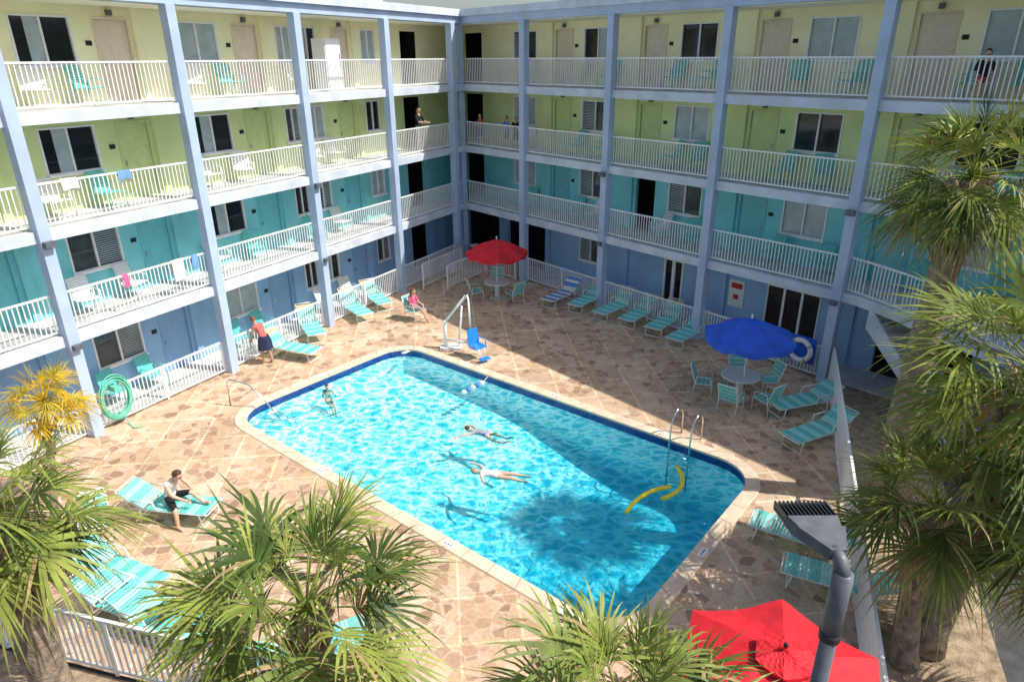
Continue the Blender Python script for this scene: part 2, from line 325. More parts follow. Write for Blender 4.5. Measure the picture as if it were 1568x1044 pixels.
def wing(T,cols,Tend,side):
    wall=MB(); fr=MB(); sl=MB(); rl=MB(); gl=MB()
    rnd=random.Random(11 if side=='R' else 23)
    for k,z in enumerate(FL):
        top=(FL[k+1]-.28) if k<3 else ROOFZ
        ops=[]
        if k==0 and side=='R':
            ops=[(-1.9,.6,0,2.2,'dark'),(1.3,3.9,0,2.2,'dark'),(6.1,7.4,1.05,2.1,'win'),(10.7,11.6,0,2.1,'french'),(15.1,17.0,0,2.1,'slide'),(18.9,21.5,0,2.3,'dark'),(22.6,26,0,2.3,'dark')]
        else:
            if side=='R': ops+=[(-1.9,-.5,0,2.15,'dark'),(1.75,3.25,.95,2.15,'win')]
            else: ops+=[(1.0,2.3,0,2.15,'dark'),(4.0,4.9,.95,2.15,'win')]
            for i,c in enumerate(cols):
                if side=='L' and i==0:
                    ops+=[(c+.15,c+1.0,0,2.1,'door'),(c+1.85,c+2.75,.95,2.15,'win'),(c+3.1,c+3.8,.95,2.15,'win')]
                else:
                    ops+=[(c+.1,c+1.02,0,2.1,'opendoor' if (side=='R' and k==1 and i==1) else 'door'),(c+1.65,c+3.15,.95,2.15,'win')]
        ops=[o for o in ops if o[1]<Tend-.3]; ops.sort()
        ys=1.6
        x=-ys*MIT; first=True
        def seg(a,b,z0,z1,fst=False):
            if fst: wall.prism(T,[(-1.6*MIT,1.6),(b,1.6),(b,1.75),(-1.75*MIT,1.75)],z0,z1,WALL[k])
            else: wall.box(T,a,b,1.6,1.75,z0,z1,WALL[k])
        for (a,b,z0,z1,ty) in ops:
            seg(x,a,z,top,first); first=False
            if z0>0: seg(a,b,z,z+z0)
            seg(a,b,z+z1,top)
            if ty=='win': window((gl,fr),T,a,b,z+z0,z+z1,1.6,rnd.choice([0,0,1,1,2]) if k!=3 else rnd.choice([0,1,2,2]))
            elif ty=='door':
                wall.box(T,a,b,1.64,1.70,z,z+z1,DOOR[k]); fr.box(T,a-.05,a,1.57,1.63,z,z+z1+.05,DOOR[k]); fr.box(T,b,b+.05,1.57,1.63,z,z+z1+.05,DOOR[k]); fr.box(T,a,b,1.57,1.63,z+z1,z+z1+.05,DOOR[k])
                fr.box(T,b-.12,b-.07,1.59,1.64,z+.95,z+1.08,STEEL)
                fr.box(T,b+.16,b+.32,1.575,1.6,z+1.45,z+1.57,BLACK)
                fr.box(T,(a+b)/2-.07,(a+b)/2+.07,1.50,1.6,z+z1+.1,z+z1+.24,GREYP)
            elif ty in('dark','opendoor'):
                gl.box(T,a-.2,b+.2,3.2,3.25,z,z+2.4,BLACK); gl.box(T,a-.25,a-.2,1.76,3.25,z,z+2.4,BLACK); gl.box(T,b+.2,b+.25,1.76,3.25,z,z+2.4,BLACK)
                gl.box(T,a-.2,b+.2,1.76,3.2,z+2.4,z+2.45,BLACK)
            elif ty in('french','slide'):
                gl.box(T,a,b,1.66,1.68,z,z+z1,GL[0]); q=3 if ty=='slide' else 2
                for i in range(q+1):
                    xx=a+(b-a)*i/q; ww=.07 if ty=='french' else .04
                    fr.box(T,max(a,xx-ww),min(b,xx+ww),1.58,1.65,z,z+z1,WHITE)
                fr.box(T,a,b,1.585,1.655,z+z1-.08,z+z1,WHITE); fr.box(T,a,b,1.585,1.655,z,z+(.3 if ty=='french' else .08),WHITE)
            x=b
        seg(x,Tend,z,top)
        for c in cols:
            if c<Tend-.5: wall.box(T,c-.28,c-.05,1.5,1.6,z,top,WALL[k])
        if k>0:
            for (ya,yb,za,zb,m) in [(-.14,1.76,z-.28,z,SLAB)]:
                sl.prism(T,[(-ya*MIT,ya),(Tend,ya),(Tend,yb),(-yb*MIT,yb)],za,zb,m)
            sl.prism(T,[(-.02*MIT,.02),(Tend-.01,.02),(Tend-.01,1.59),(-1.59*MIT,1.59)],z+.001,z+.012,WFLOOR)
        else:
            sl.prism(T,[(-.16*MIT,.16),(Tend,.16),(Tend,1.59),(-1.59*MIT,1.59)],-.02,.05,WFLOOR)
        pts=[.12]+([1.0] if side=='L' else [])+[c for c in cols]+[Tend]
        if k==0:
            pts=[p for p in pts if (p>=4 and side=='R' and p<18.5) or side=='L']
            if side=='R': pts=[1.8]+pts
        for a,b in zip(pts[:-1],pts[1:]):
            if k==1 and side=='R' and a>18: continue
            A=T(a+.1,0,0);B=T(b-.1,0,0)
            railing(rl,A[:2],B[:2],z,posts=(k==0))
    for c in ([0.0] if side=='R' else [1.0])+list(cols):
        fr.box(T,c-.14,c+.14,-.27,.03,0,ROOFZ,FRAME)
    sl.prism(T,[(.35*MIT,-.35),(Tend+.3,-.35),(Tend+.3,9),(-9*MIT,9)],ROOFZ+.28,ROOFZ+.55,SLAB)
    sl.prism(T,[(.22*MIT,-.22),(Tend+.2,-.22),(Tend+.2,8.9),(-8.9*MIT,8.9)],ROOFZ,ROOFZ+.28,FRAME)
    sl.prism(T,[(.0*MIT,-.0),(Tend,-.0),(Tend,1.59),(-1.59*MIT,1.59)],ROOFZ-.03,ROOFZ-.002,CEIL)
    wall.prism(T,[(-8.7*MIT,8.7),(Tend,8.7),(Tend,8.8),(-8.8*MIT,8.8)],0,ROOFZ,WALL[3])
    wall.box(T,Tend-.001,Tend+.15,1.6,8.8,0,ROOFZ,WALL[0])
    for c in cols[1::2]:
        fr.box(T,c-.12,c+.12,-.42,-.28,5.2,5.36,GREYP); fr.box(T,c-.1,c+.1,-.40,-.28,2.55,2.68,GREYP)
    for mbx,nm in ((wall,'walls'),(fr,'trim_and_columns'),(sl,'slabs_and_roof'),(rl,'balcony_railings'),(gl,'windows')):
        mbx.obj(('right_wing_' if side=='R' else 'left_wing_')+nm,bld)
colsR=[4.33+4.62*i for i in range(6)]; colsL=[5.5+4.53*i for i in range(5)]
wing(TR,colsR,31,'R'); wing(TL,colsL,28,'L')
mb=MB(); mb.box(TL,2,7,2.6,6,ROOFZ+.5,ROOFZ+1.9,ROOF); mb.box(TL,1.9,7.1,2.5,6.1,ROOFZ+1.9,ROOFZ+2.0,SLAB)
mb.box(TL,3,3.9,2.56,2.6,ROOFZ+.6,ROOFZ+1.6,GREYP); mb.obj('rooftop_plant_room',bld)
mb=MB(); cur=[(9.72,19.18),(10.12,18.3),(10.5,17.3),(10.78,16.2),(11.1,15.1),(11.6,14.1),(12.4,13.2)]
inn=[TR(18.1+i*1.35,.3,0)[:2] for i in range(7)]
for i in range(6):
    mb.prism(I,[cur[i],cur[i+1],inn[i+1],inn[i]],2.62,2.915,SLAB); railing(mb,cur[i],cur[i+1],2.92,posts=False)
mb.obj('curved_walkway',bld)
st=MB()
a=V((10.25,18.1,2.6)); b=V((10.95,14.2,.0)); d=(b-a)
sd=V((d.y,-d.x,0)).normalized()
for i in range(15):
    p=a+d*(i/15); q=a+d*((i+1)/15)
    st.add([p,p-sd,q-sd,q,p-V((0,0,.06)),p-sd-V((0,0,.06)),V((q.x,q.y,p.z-.06))-sd,V((q.x,q.y,p.z-.06))],[[0,1,2,3],[4,5,6,7],[0,1,5,4],[3,2,6,7]],CONC)
for off in (0,-1.0):
    o=sd*off; st.add([a+o+V((0,0,.15)),b+o+V((0,0,.15)),b+o-V((0,0,.0)),a+o-V((0,0,.5)),a+o+sd*.06+V((0,0,.15)),b+o+sd*.06+V((0,0,.15)),b+o+sd*.06,a+o+sd*.06-V((0,0,.5))],[[0,1,2,3],[4,5,6,7],[0,1,5,4],[3,2,6,7],[0,3,7,4],[1,2,6,5]],SLAB)
st.obj('concrete_stair',recalc=True)
mb=MB(); railing(mb,(-3.9,28.35),(-2.35,31.1),0,1.1); railing(mb,(-2.8,28.15),(-1.2,30.7),0,1.1); railing(mb,(-3.9,28.35),(-3.85,28.2),0,1.1); railing(mb,(-1.2,30.7),(0.2,29.5),0,1.1)
mb.obj('ramp_railing')
mb=MB(); mb.box(TR,.6,3.6,-.25,.1,0,.9,mat('terracotta_paint',(.52,.20,.12),.7,.1)); mb.box(TR,.55,3.65,-.3,.14,.9,.96,SLAB); mb.obj('corner_low_wall')
mb=MB(); railing(mb,fA,fB,0,1.2,.13,w=.03); mb.obj('picket_fence')
mb=MB(); railing(mb,fB,fC,0,1.2,.13,w=.03); mb.obj('picket_fence')
mb=MB(); mb.box(TR,13.65,14.25,1.56,1.6,.9,1.9,PLAS); mb.box(TR,13.74,14.16,1.545,1.56,1.6,1.8,SIGNR); mb.box(TR,13.85,14.05,1.545,1.56,1.2,1.38,SIGNR); mb.obj('pool_rules_sign')
mb=MB(); c=TR(17.4,-.22,.82); 
mb.tube([c+V((uR[0],uR[1],0))*(.33*math.cos(t*math.pi/12))+V((0,0,.33*math.sin(t*math.pi/12))) for t in range(24)],.085,PLAS,8,closed=True)
for q in range(4):
    aa=q*math.pi/2+.6; pts=[c+V((uR[0],uR[1],0))*(.33*math.cos(aa+e))+V((0,0,.33*math.sin(aa+e))) for e in (-.1,0,.1)]
    mb.tube(pts,.09,GREYC,8)
mb.box(lambda x,y,z:c+V((uR[0]*x+nR[0]*y,uR[1]*x+nR[1]*y,z)),-.42,.42,.1,.14,-.42,.42,BLU)
mb.obj('life_ring')
mb=MB(); c=TL(18.4,-.15,.85)
for i in range(14):
    r=.36+.022*(i%5); o=V((-nL[0],-nL[1],0))*(.04*(i//5)); 
    mb.tube([c+o+V((uL[0],uL[1],0))*(r*math.cos(t*math.pi/12))+V((0,0,r*1.45*math.sin(t*math.pi/12)-.03*(i%3))) for t in range(24)],.017,GREENH,6,closed=True)
mb.tube([c+V((0,0,-.4)),c+V((.2,0,-.78)),c+V((.5,-.3,-.82)),c+V((.7,-.2,-.82))],.016,GREENH,6)
mb.box(lambda x,y,z:c+V((uL[0]*x+nL[0]*y,uL[1]*x+nL[1]*y,z)),-.08,.08,-.2,.1,.2,.34,GREENH)
mb.obj('garden_hose')

# ------------------------------------------------------------------ furniture
def lounge_mesh(name,head=ORNG,strap=TEAL,alt=TEAL2,back=42):
    mb=MB(); w=.31; z=.36; L1=.72; br=math.radians(back); hl=.72
    hx=-.45; ex=L1+.3
    hp=(hx-hl*math.cos(br),z+hl*math.sin(br))
    for s in (-w,w):
        mb.tube([(ex,s,z),(hx,s,z),(hx-.35,s,z)],.018,CHF,6)
        mb.tube([(hx,s,z),(hp[0],s,hp[1])],.018,CHF,6)
    mb.tube([(hp[0],-w,hp[1]),(hp[0],w,hp[1])],.018,CHF,6); mb.tube([(ex,-w,z),(ex,w,z)],.018,CHF,6)
    for x in (ex-.2,hx-.1):
        mb.tube([(x,-w,z),(x+(.06 if x>0 else -.06),-w,.02),(x+(.06 if x>0 else -.06),w,.02),(x,w,z)],.018,CHF,6)
    for s in (-w,w): mb.tube([(hx-.33,s,z),(hx-.45,s*1.0,z+.36*math.sin(br)+.12)],.01,CHF,5)
    for s in (-w-.02,w+.02): mb.tube([(hx-.25,s,z+.22),(hx+.25,s,z+.22),(hx+.3,s,z)],.018,CHF,6)
    x=hx+.03;i=0
    while x<ex-.06:
        m=strap if (i//3)%2==0 else alt
        mb.box(I,x,x+.052,-w-.012,w+.012,z+.012,z+.024,m); x+=.064;i+=1
    t=.03;i=0
    while t<hl-.05:
        m=head if t>hl-.24 else (strap if (i//3)%2 else alt)
        vs=[];c,sn=math.cos(br),math.sin(br)
        for tt,nn in((t,.015),(t+.052,.015),(t+.052,.028),(t,.028)):
            X=hx-tt*c+nn*sn; Z=z+tt*sn+nn*c
            vs+=[V((X,-w-.012,Z)),V((X,w+.012,Z))]
        mb.add(vs,[[0,1,3,2],[2,3,5,4],[4,5,7,6],[6,7,1,0],[0,2,4,6],[1,3,5,7]],m); t+=.064;i+=1
    return mb.mesh(name)
LA=lounge_mesh('lounge_chair'); LB=lounge_mesh('lounge_chair_blue',BLUE_S,BLUE_S,WCL,45); LC=lounge_mesh('lounge_chair_plain',TEAL,TEAL,TEAL2,32); LD=lounge_mesh('lounge_chair_steep',ORNG,TEAL,TEAL2,58)
def lounge(x,y,dx,dy,me=LA): inst('lounge_chair',me,(x,y,.004),math.atan2(dy,dx))
for a in [(-7.35,23.0,.85,-1.6,LD),(-7.45,21.05,.8,-.3),(-6.15,24.95,.6,-.82,LD),(-5.55,26.2,.55,-.86)]: lounge(*a)
for i,(x,y) in enumerate([(2.05,26.4),(3.05,25.8),(4.0,24.85),(4.85,24.15),(5.65,23.3),(6.25,22.2)]): lounge(x,y,-.66+.05*((i*5)%3-1),-.75+.09*((i*7)%3-1),LB if i==0 else (LD if i in(2,4,5) else LA))
lounge(8.25,17.0,-.95,-.3,LC); lounge(7.95,15.35,-.9,-.43,LC)
lounge(-7.5,12.35,.98,-.15,LC); lounge(-7.5,10.2,.9,-.4,LC); lounge(-6.95,9.45,.9,-.35,LC); lounge(-6.0,9.0,.9,-.35,LC); lounge(-3.4,8.35,.8,.4,LC); lounge(5.9,11.2,-.8,.5,LC); lounge(6.1,9.9,-.8,.4,LC)
def chair_mesh(name,seat,frame,alt=None):
    mb=MB(); alt=alt or seat; w=.27
    for s in (-w,w):
        mb.tube([(.28,s,0),(.25,s,.42),(.22,s,.62),(-.18,s,.64),(-.28,s,.0)],.014,frame,6)
        mb.tube([(.25,s,.42),(-.2,s,.38),(-.38,s,.95)],.014,frame,6)
    mb.tube([(-.38,-w,.95),(-.38,w,.95)],.014,frame,6); mb.tube([(.25,-w,.42),(.25,w,.42)],.014,frame,6); mb.tube([(.27,-w,.1),(.27,w,.1)],.01,frame,6)
    for i in range(7):
        a=i/7; x=-.19+.43*a; z=.385+.037*a; mb.box(I,x,x+.05,-w,w,z+.008,z+.02,seat if i%2 else alt)
    for i in range(9):
        a=(i+.3)/9; x=-.2-.18*a; z=.40+.53*a
        mb.add([V((x+.012,-w,z)),V((x+.012,w,z)),V((x-.006,w,z+.045)),V((x-.006,-w,z+.045)),V((x,-w,z)),V((x,w,z)),V((x-.018,w,z+.045)),V((x-.018,-w,z+.045))],[[0,1,2,3],[7,6,5,4],[0,4,5,1],[2,6,7,3],[0,3,7,4],[1,5,6,2]],seat if i%2 else alt)
    return mb.mesh(name)
CT=chair_mesh('patio_chair',TEAL,CHF,TEAL2); CW=chair_mesh('plastic_chair',PLAS,PLAS); CTT=chair_mesh('teal_chair',TEAL,TEAL)
def ring_chairs(c,ang,r=1.0):
    for a in ang:
        a=math.radians(a); inst('patio_chair',CT,(c[0]+r*math.cos(a),c[1]+r*math.sin(a),.004),a+math.pi+random.uniform(-.25,.25))
def table(x,y):
    mb=MB(); n=28
    for r0,z0,z1 in((.56,.70,.735),(.10,0.03,.70),(.3,0,.04)):
        mb.prism(I,[(r0*math.cos(2*math.pi*k/n),r0*math.sin(2*math.pi*k/n)) for k in range(n)],z0,z1,PLAS)
    mb.obj('round_patio_table',loc=(x,y,0))
def umbrella(x,y,z,r,m,sides=8,drop=.45,vent=False,pole=WHITE,yaw=0,base=True):
    mb=MB(); mb.tube([(0,0,0),(0,0,z+.05)],.022,pole,10); mb.ball((0,0,z+.08+(.09 if vent else 0)),(.03,.03,.05),LBLK if vent else pole)
    if base: mb.prism(I,[(.24*math.cos(k*math.pi/12),.24*math.sin(k*math.pi/12)) for k in range(24)],0,.09,CONC)
    def canopy(r,z,drop,rin=0.0,vl=.13):
        sub=6;R=8;vs=[];fs=[];n=sides*sub
        for i in range(R+1):
            f=i/R; rr=rin+(r-rin)*f
            for k in range(n):
                a=2*math.pi*k/n; q=(k%sub)/sub; ch=math.cos(math.pi/sides)/math.cos((q-.5)*2*math.pi/sides)
                sag=math.sin(math.pi*q)*.09*f*r/1.2+.008*math.sin(k*2.3+i*1.7)
                vs.append(V((rr*ch*math.cos(a),rr*ch*math.sin(a),z-drop*(f*.8+.2*f*f)-sag)))
        for i in range(R):
            for k in range(n): fs.append([i*n+k,(i+1)*n+k,(i+1)*n+(k+1)%n,i*n+(k+1)%n])
        o=len(vs)
        for k in range(n):
            p=vs[R*n+k]; q=(k%sub)/sub; vs.append(V((p.x*1.005,p.y*1.005,p.z-vl-.03*math.sin(math.pi*q))))
        for k in range(n): fs.append([R*n+k,o+k,o+(k+1)%n,R*n+(k+1)%n])
        mb.add(vs,fs,m,False)
    canopy(r,z,drop)
    if vent: canopy(r*.28,z+.09,drop*.28,0,.02)
    for k in range(sides):
        a=2*math.pi*k/sides; mb.tube([(0,0,z-.04),(r*.97*math.cos(a),r*.97*math.sin(a),z-drop-.02)],.009,pole,5)
        mb.tube([(0,0,z-drop*1.5),(r*.5*math.cos(a),r*.5*math.sin(a),z-drop*.5-.03)],.008,pole,5)
    mb.obj('patio_umbrella',recalc=False,loc=(x,y,0),yaw=yaw)
table(6.7,17.9); umbrella(6.75,17.75,2.55,1.28,BLU,8,.5,yaw=.2); ring_chairs((6.7,17.9),(165,240,300,20,75),1.02)
table(-.6,27.0); umbrella(-.6,26.9,2.55,1.28,RED,8,.5,yaw=.1); ring_chairs((-.6,27.0),(200,320,90),.95)
umbrella(3.42,6.35,2.35,1.38,RED,6,.30,True,yaw=.15); table(3.42,6.45)
rnd=random.Random(5)
for T,cols,u,nn in ((TR,[0]+colsR[:5],uR,nR),(TL,colsL[:5],uL,nL)):
    face=math.atan2(-nn[1],-nn[0])
    for k,z in enumerate(FL):
        if k==0 and T is TR: continue
        for c in cols:
            for dt in (1.7+rnd.random()*.3,3.0+rnd.random()*.5):
                if c==0 and dt<2.5: continue
                p=T(c+dt,.95+rnd.random()*.2,z+.015 if k else .052); me=CW if rnd.random()<(.65 if T is TL else .25) else CTT
                inst('balcony_chair',me,p,face+rnd.uniform(-.6,.6))
mb=MB(); mb.box(TL,7.3,8.1,.5,1.1,8.27,10.0,PLAS); mb.box(TL,7.34,8.06,.47,.5,8.33,9.94,WHITE); mb.tube([TL(7.42,.44,9.0),TL(7.42,.44,9.5)],.015,GREYP,6); mb.obj('storage_cabinet')
def towel(T,t,z,w,h,m):
    mb=MB(); vs=[];fs=[];n=10
    for i in range(n+1):
        a=i/n; 
        for j,(yy,zz) in enumerate(((.09,-h*.6),(.05,-.02),(.0,.015),(-.05,-.02),(-.075,-h))):
            vs.append(T(t+w*a,yy-.012*math.sin(a*11),z+zz+.02*math.sin(a*4)*(1 if j in(0,4) else 0)))
    for i in range(n):
        for j in range(4): fs.append([i*5+j,i*5+j+1,(i+1)*5+j+1,(i+1)*5+j])
    mb.add(vs,fs,m,True); mb.obj('hanging_towel',recalc=False)
towel(TL,16.5,5.59+1.08,.35,.22,mat('towel_blue',(.15,.3,.6),.9,.15)); towel(TL,17.9,5.59+1.08,.4,.25,WCL); towel(TL,15.5,2.92+1.08,.35,.6,WCL); towel(TL,15.0,2.92+1.08,.2,.4,mat('towel_blue',(.1,.2,.5)))
towel(TL,17.2,2.92+1.08,.15,.35,PINK)

# ------------------------------------------------------------------ pool fittings
def arc(p0,p1,h,n=10):
    p0=V(p0);p1=V(p1);o=[]
    for i in range(n+1):
        t=i/n; p=p0.lerp(p1,t); p.z+=h*math.sin(math.pi*t)**.6; o.append(p)
    return o
mb=MB()
for du in (-.28,.28):
    x0,y0=PW(-6.2+du,15.15); x1,y1=PW(-6.2+du,14.45)
    mb.tube([(x0,y0,0)]+[V(p) for p in arc((x0,y0,.55),(x1,y1,.45),.38)]+[V((x1,y1,-1.3))],.023,STEEL,8)
for z in (-.3,-.6,-.9,-1.2):
    a=PW(-6.48,14.45);b=PW(-5.92,14.45); mb.tube([(a[0],a[1],z),(b[0],b[1],z)],.03,STEEL,6)
mb.obj('pool_ladder')
for (a,b,h1) in (((-8.25,17.55),(-6.75,17.25),.85),((-7.0,16.95),(-6.35,17.35),.1)):
    mb=MB(); a=V((a[0],a[1],0)); b=V((b[0],b[1],-.45)); u=(b-a).normalized()
    mb.tube([a,a+V((0,0,h1*.85)),a+V((u.x*.1,u.y*.1,h1)),a.lerp(b,.45)+V((0,0,h1+.1)),a.lerp(b,.75)+V((0,0,h1*.7)),b+V((0,0,.15)),b],.024,STEEL,8)
    mb.obj('pool_handrail')
lift=MB(); 
lift.box(I,-2.5,-1.75,21.45,21.85,.004,.10,PLAS)
lift.tube([(-2.3,21.65,.1),(-2.3,21.65,1.05)],.06,PLAS,10); lift.tube([(-2.3,21.65,1.0),(-1.55,21.6,1.95)],.045,PLAS,8); lift.tube([(-1.85,21.62,.1),(-1.7,21.6,1.6)],.035,PLAS,8)
lift.tube([(-1.55,21.6,1.95),(-1.5,21.5,2.0),(-1.45,21.3,1.9),(-1.4,21.2,.95)],.035,PLAS,8)
lift.tube([(-2.3,21.65,.35),(-1.2,21.05,.42)],.04,PLAS,8)
def Ls(x,y,z): 
    a=math.radians(-52); x*=.85;y*=.9; return V((-1.15+x*math.cos(a)-y*math.sin(a),20.8+x*math.sin(a)+y*math.cos(a),z*.9))
lift.box(Ls,-.24,.24,-.25,.25,.46,.52,SEATB)
lift.add([Ls(-.24,-.25,.5),Ls(-.24,.25,.5),Ls(-.36,.22,1.08),Ls(-.36,-.22,1.08),Ls(-.28,-.25,.5),Ls(-.28,.25,.5),Ls(-.40,.22,1.08),Ls(-.40,-.22,1.08)],[[0,1,2,3],[4,5,6,7],[0,4,7,3],[1,5,6,2],[2,6,7,3]],SEATB)
for s in (-.27,.27): lift.tube([Ls(-.3,s,.75),Ls(.12,s,.76),Ls(.14,s,.52)],.02,SEATB,6)
lift.tube([Ls(.24,-.12,.48),Ls(.38,-.12,.16)],.02,PLAS,6); lift.tube([Ls(.24,.12,.48),Ls(.38,.12,.16)],.02,PLAS,6)
lift.box(Ls,.34,.58,-.2,.2,.12,.16,SEATB)
lift.tube([Ls(-.1,0,.45),(-1.35,21.1,.42)],.035,PLAS,8)
lift.obj('pool_lift')
mb=MB(); p=V((-1.55,18.45,-.11)); q=V((-.9,19.25,-.11))
mb.tube([p,q,V((-.75,19.5,0.0))],.01,PLAS,5)
for i in range(5): mb.ball(p.lerp(q,(i+.5)/5),(.085,.085,.07),BUOY if i%2 else PLAS)
mb.obj('float_rope')
def bez(a,b,c,n=12): 
    a,b,c=V(a),V(b),V(c); return [a*(1-t)**2+b*2*t*(1-t)+c*t*t for t in [i/n for i in range(n+1)]]
mb=MB(); mb.tube(bez((2.55,12.55,-.12),(3.0,13.3,-.04),(3.75,13.5,-.1)),.05,YEL,10); mb.obj('pool_noodle')
mb=MB(); mb.tube(bez((3.45,13.05,-.12),(4.25,13.3,-.02),(4.1,14.35,-.1)),.05,YEL,10); mb.obj('pool_noodle')

# ------------------------------------------------------------------ street lamp
mb=MB(); mb.tube([(2.40,3.87,0),(2.40,3.87,3.2),(2.40,3.87,5.86)],[.085,.07,.058],GREYP,20); mb.tube([(2.40,3.87,5.30),(2.40,3.87,5.88)],.072,GREYP,20)
mb.tube([(2.40,3.87,5.26),(2.40,3.87,5.33)],.078,LBLK,20)
mb.tube([(2.40,3.87,0),(2.40,3.87,.04)],.2,GREYP,20)
Lm=lambda x,y,z:V((2.40+x-.06*y/.7,3.87+y,5.9+z))
mb.tube([Lm(0,0,-.06),Lm(0,.06,.04),Lm(0,.16,.08)],[.06,.055,.05],GREYP,12)
for y0,y1,w0,w1,h in ((.10,.36,.07,.20,.09),(.36,.50,.20,.215,.085)):
    vs=[Lm(-w0,y0,.02),Lm(w0,y0,.02),Lm(w1,y1,.03),Lm(-w1,y1,.03),Lm(-w0*.8,y0,h+.02),Lm(w0*.8,y0,h+.02),Lm(w1*.92,y1,h+.03),Lm(-w1*.92,y1,h+.03)]
    mb.add(vs,[[3,2,1,0],[4,5,6,7],[0,1,5,4],[1,2,6,5],[2,3,7,6],[3,0,4,7]],GREYP)
mb.box(Lm,-.21,.21,.50,.70,.03,.05,GREYP)
for i in range(13):
    x=-.2+i*.0333; mb.box(Lm,x-.006,x+.006,.502,.71,.05,.105,LBLK)
mb.box(Lm,-.205,.205,.502,.705,.049,.058,LBLK)
mb.box(Lm,-.19,.19,.40,.68,.015,.029,PLAS)
mb.obj('street_lamp')

# ------------------------------------------------------------------ palms
def palm(name,foot,crown,R,nleaf=42,seed=1,tr=.2,leaves=LEAF,pet=1.0,boots=60,dead=.08,low=-45):
    rn=random.Random(seed); foot=V(foot);crown=V(crown)
    tb=MB(); n=12; mid=foot.lerp(crown,.5)+V((rn.uniform(-.15,.15),rn.uniform(-.15,.15),0))
    pts=bez(foot,mid*1.0,crown,n); rs=[tr*(1.25 if i==0 else 1.0-.12*i/n)*(1+.05*rn.uniform(-1,1)) for i in range(n+1)]; rs[-1]*=.7
    tb.tube(pts,rs,TRUNK,16)
    H=(crown-foot).length
    for i in range(boots):
        t=1-.55*(i/boots)*min(1,2.6/H*1.0) -.02; p=pts[min(n,int(t*n))].lerp(pts[min(n,int(t*n)+1)],t*n-int(t*n)); a=i*2.4+rn.uniform(-.2,.2)
        d=V((math.cos(a),math.sin(a),0)); s=V((-d.y,d.x,0)); b=p+d*tr*.7; e=b+d*.16+V((0,0,.26)); w=.06
        tb.add([b-s*w,b+s*w,e+s*w*.5,e-s*w*.5,b-s*w-V((0,0,.08))+d*.05,b+s*w-V((0,0,.08))+d*.05,e+s*w*.5+d*.035,e-s*w*.5+d*.035],[[0,1,2,3],[4,5,6,7],[0,4,7,3],[1,5,6,2],[2,3,7,6]],BOOT)
    root=empty(name); tb.obj('trunk',root,recalc=False)
    lb=MB()
    for i in range(nleaf):
        f=(i+.5)/nleaf; az=i*2.39996+rn.uniform(-.3,.3)
        el=math.radians(82-(82-low)*f**.85+rn.uniform(-10,10))
        m=leaves[-1] if (len(leaves)>3 and f>.88 and rn.random()<.8) else (leaves[min(len(leaves)-1,rn.choice([0,0,1,1,2]) if len(leaves)>3 else rn.randrange(len(leaves)))])
        h=V((math.cos(az),math.sin(az),0)); up=V((0,0,1))
        L=R*pet*rn.uniform(.38,.62); d=(h*math.cos(el)+up*math.sin(el))
        pp=[crown+up*.1*(1-f)]; dd=d.copy()
        for q in range(5):
            pp.append(pp[-1]+dd*L/5); dd=(dd+V((0,0,-.075))).normalized()
        lb.tube(pp,[.022,.018,.015,.012,.011,.008],leaves[0],4)
        o=pp[-1]; side=dd.cross(up); 
        if side.length<.1: side=V((-h.y,h.x,0))
        side.normalize(); roll=rn.uniform(-.7,.7); nrm=side.cross(dd).normalized()
        side=(side*math.cos(roll)+nrm*math.sin(roll)).normalized(); nrm=side.cross(dd).normalized()
        FR=R*rn.uniform(.50,.68)*(1 if f>.08 else .8); ns=13; spread=math.radians(rn.uniform(80,112) if f>.1 else 35)
        dphi=spread/ns
        for j in range(-ns,ns+1):
            if rn.random()<.04: continue
            ph=j*dphi+rn.uniform(-.06,.06); a=abs(ph)/spread
            fl=FR*(1-.28*a*a)*rn.uniform(.78,1.1)
            q=(1-a)*.28*FR; base=o+dd*q
            sd=(dd*math.cos(ph)+side*math.sin(ph)+nrm*(.28-.2*(1-a)+rn.uniform(-.08,.08))).normalized()
            wd=sd.cross(nrm).normalized()
            w0=min(.028,FR*.3*dphi*.6)
            droop=rn.uniform(.10,.62)*fl
            vs=[]
            for (t,w) in ((0,.45),(.28,1.0),(.55,.8),(.8,.4),(1,.02)):
                p=base+sd*(fl*t); p.z-=droop*t**2.4
                fold=nrm*(.012*w)
                vs+=[p-wd*w0*w+fold,p+wd*w0*w+fold]
            lb.add(vs,[[2*k,2*k+1,2*k+3,2*k+2] for k in range(4)],m if rn.random()<.85 else leaves[0] if rn.random()<.7 else leaves[-1])
    lb.obj('crown',root,recalc=False); return root
palm('palm_tree',(-6.85,7.3,0),(-6.85,7.4,3.8),1.45,46,3,.27,boots=90,low=-60)
palm('palm_tree',(-2.5,6.1,0),(-2.5,6.3,3.15),1.62,42,8,.2,boots=40,low=-30)
palm('palm_tree',(1.2,5.2,0),(1.25,5.5,2.15),1.6,36,13,.16,boots=30,low=-25)
palm('palm_tree',(8.5,12.9,0),(8.55,12.7,7.2),1.55,54,21,.3,boots=80,low=-50)
palm('palm_tree',(7.0,8.7,0),(8.0,9.15,4.8),2.2,58,34,.3,boots=30,low=-50)
palm('palm_tree',(6.5,8.3,0),(6.65,8.75,2.7),1.55,36,55,.2,boots=30,low=-40)
palm('palm_tree',(8.2,6.9,0),(8.0,7.2,3.2),1.5,32,89,.2,boots=30,low=-35)
palm('golden_palm',(-9.9,11.9,0),(-9.75,12.5,2.75),.9,30,5,.08,leaves=LEAFY,boots=8,low=-30)

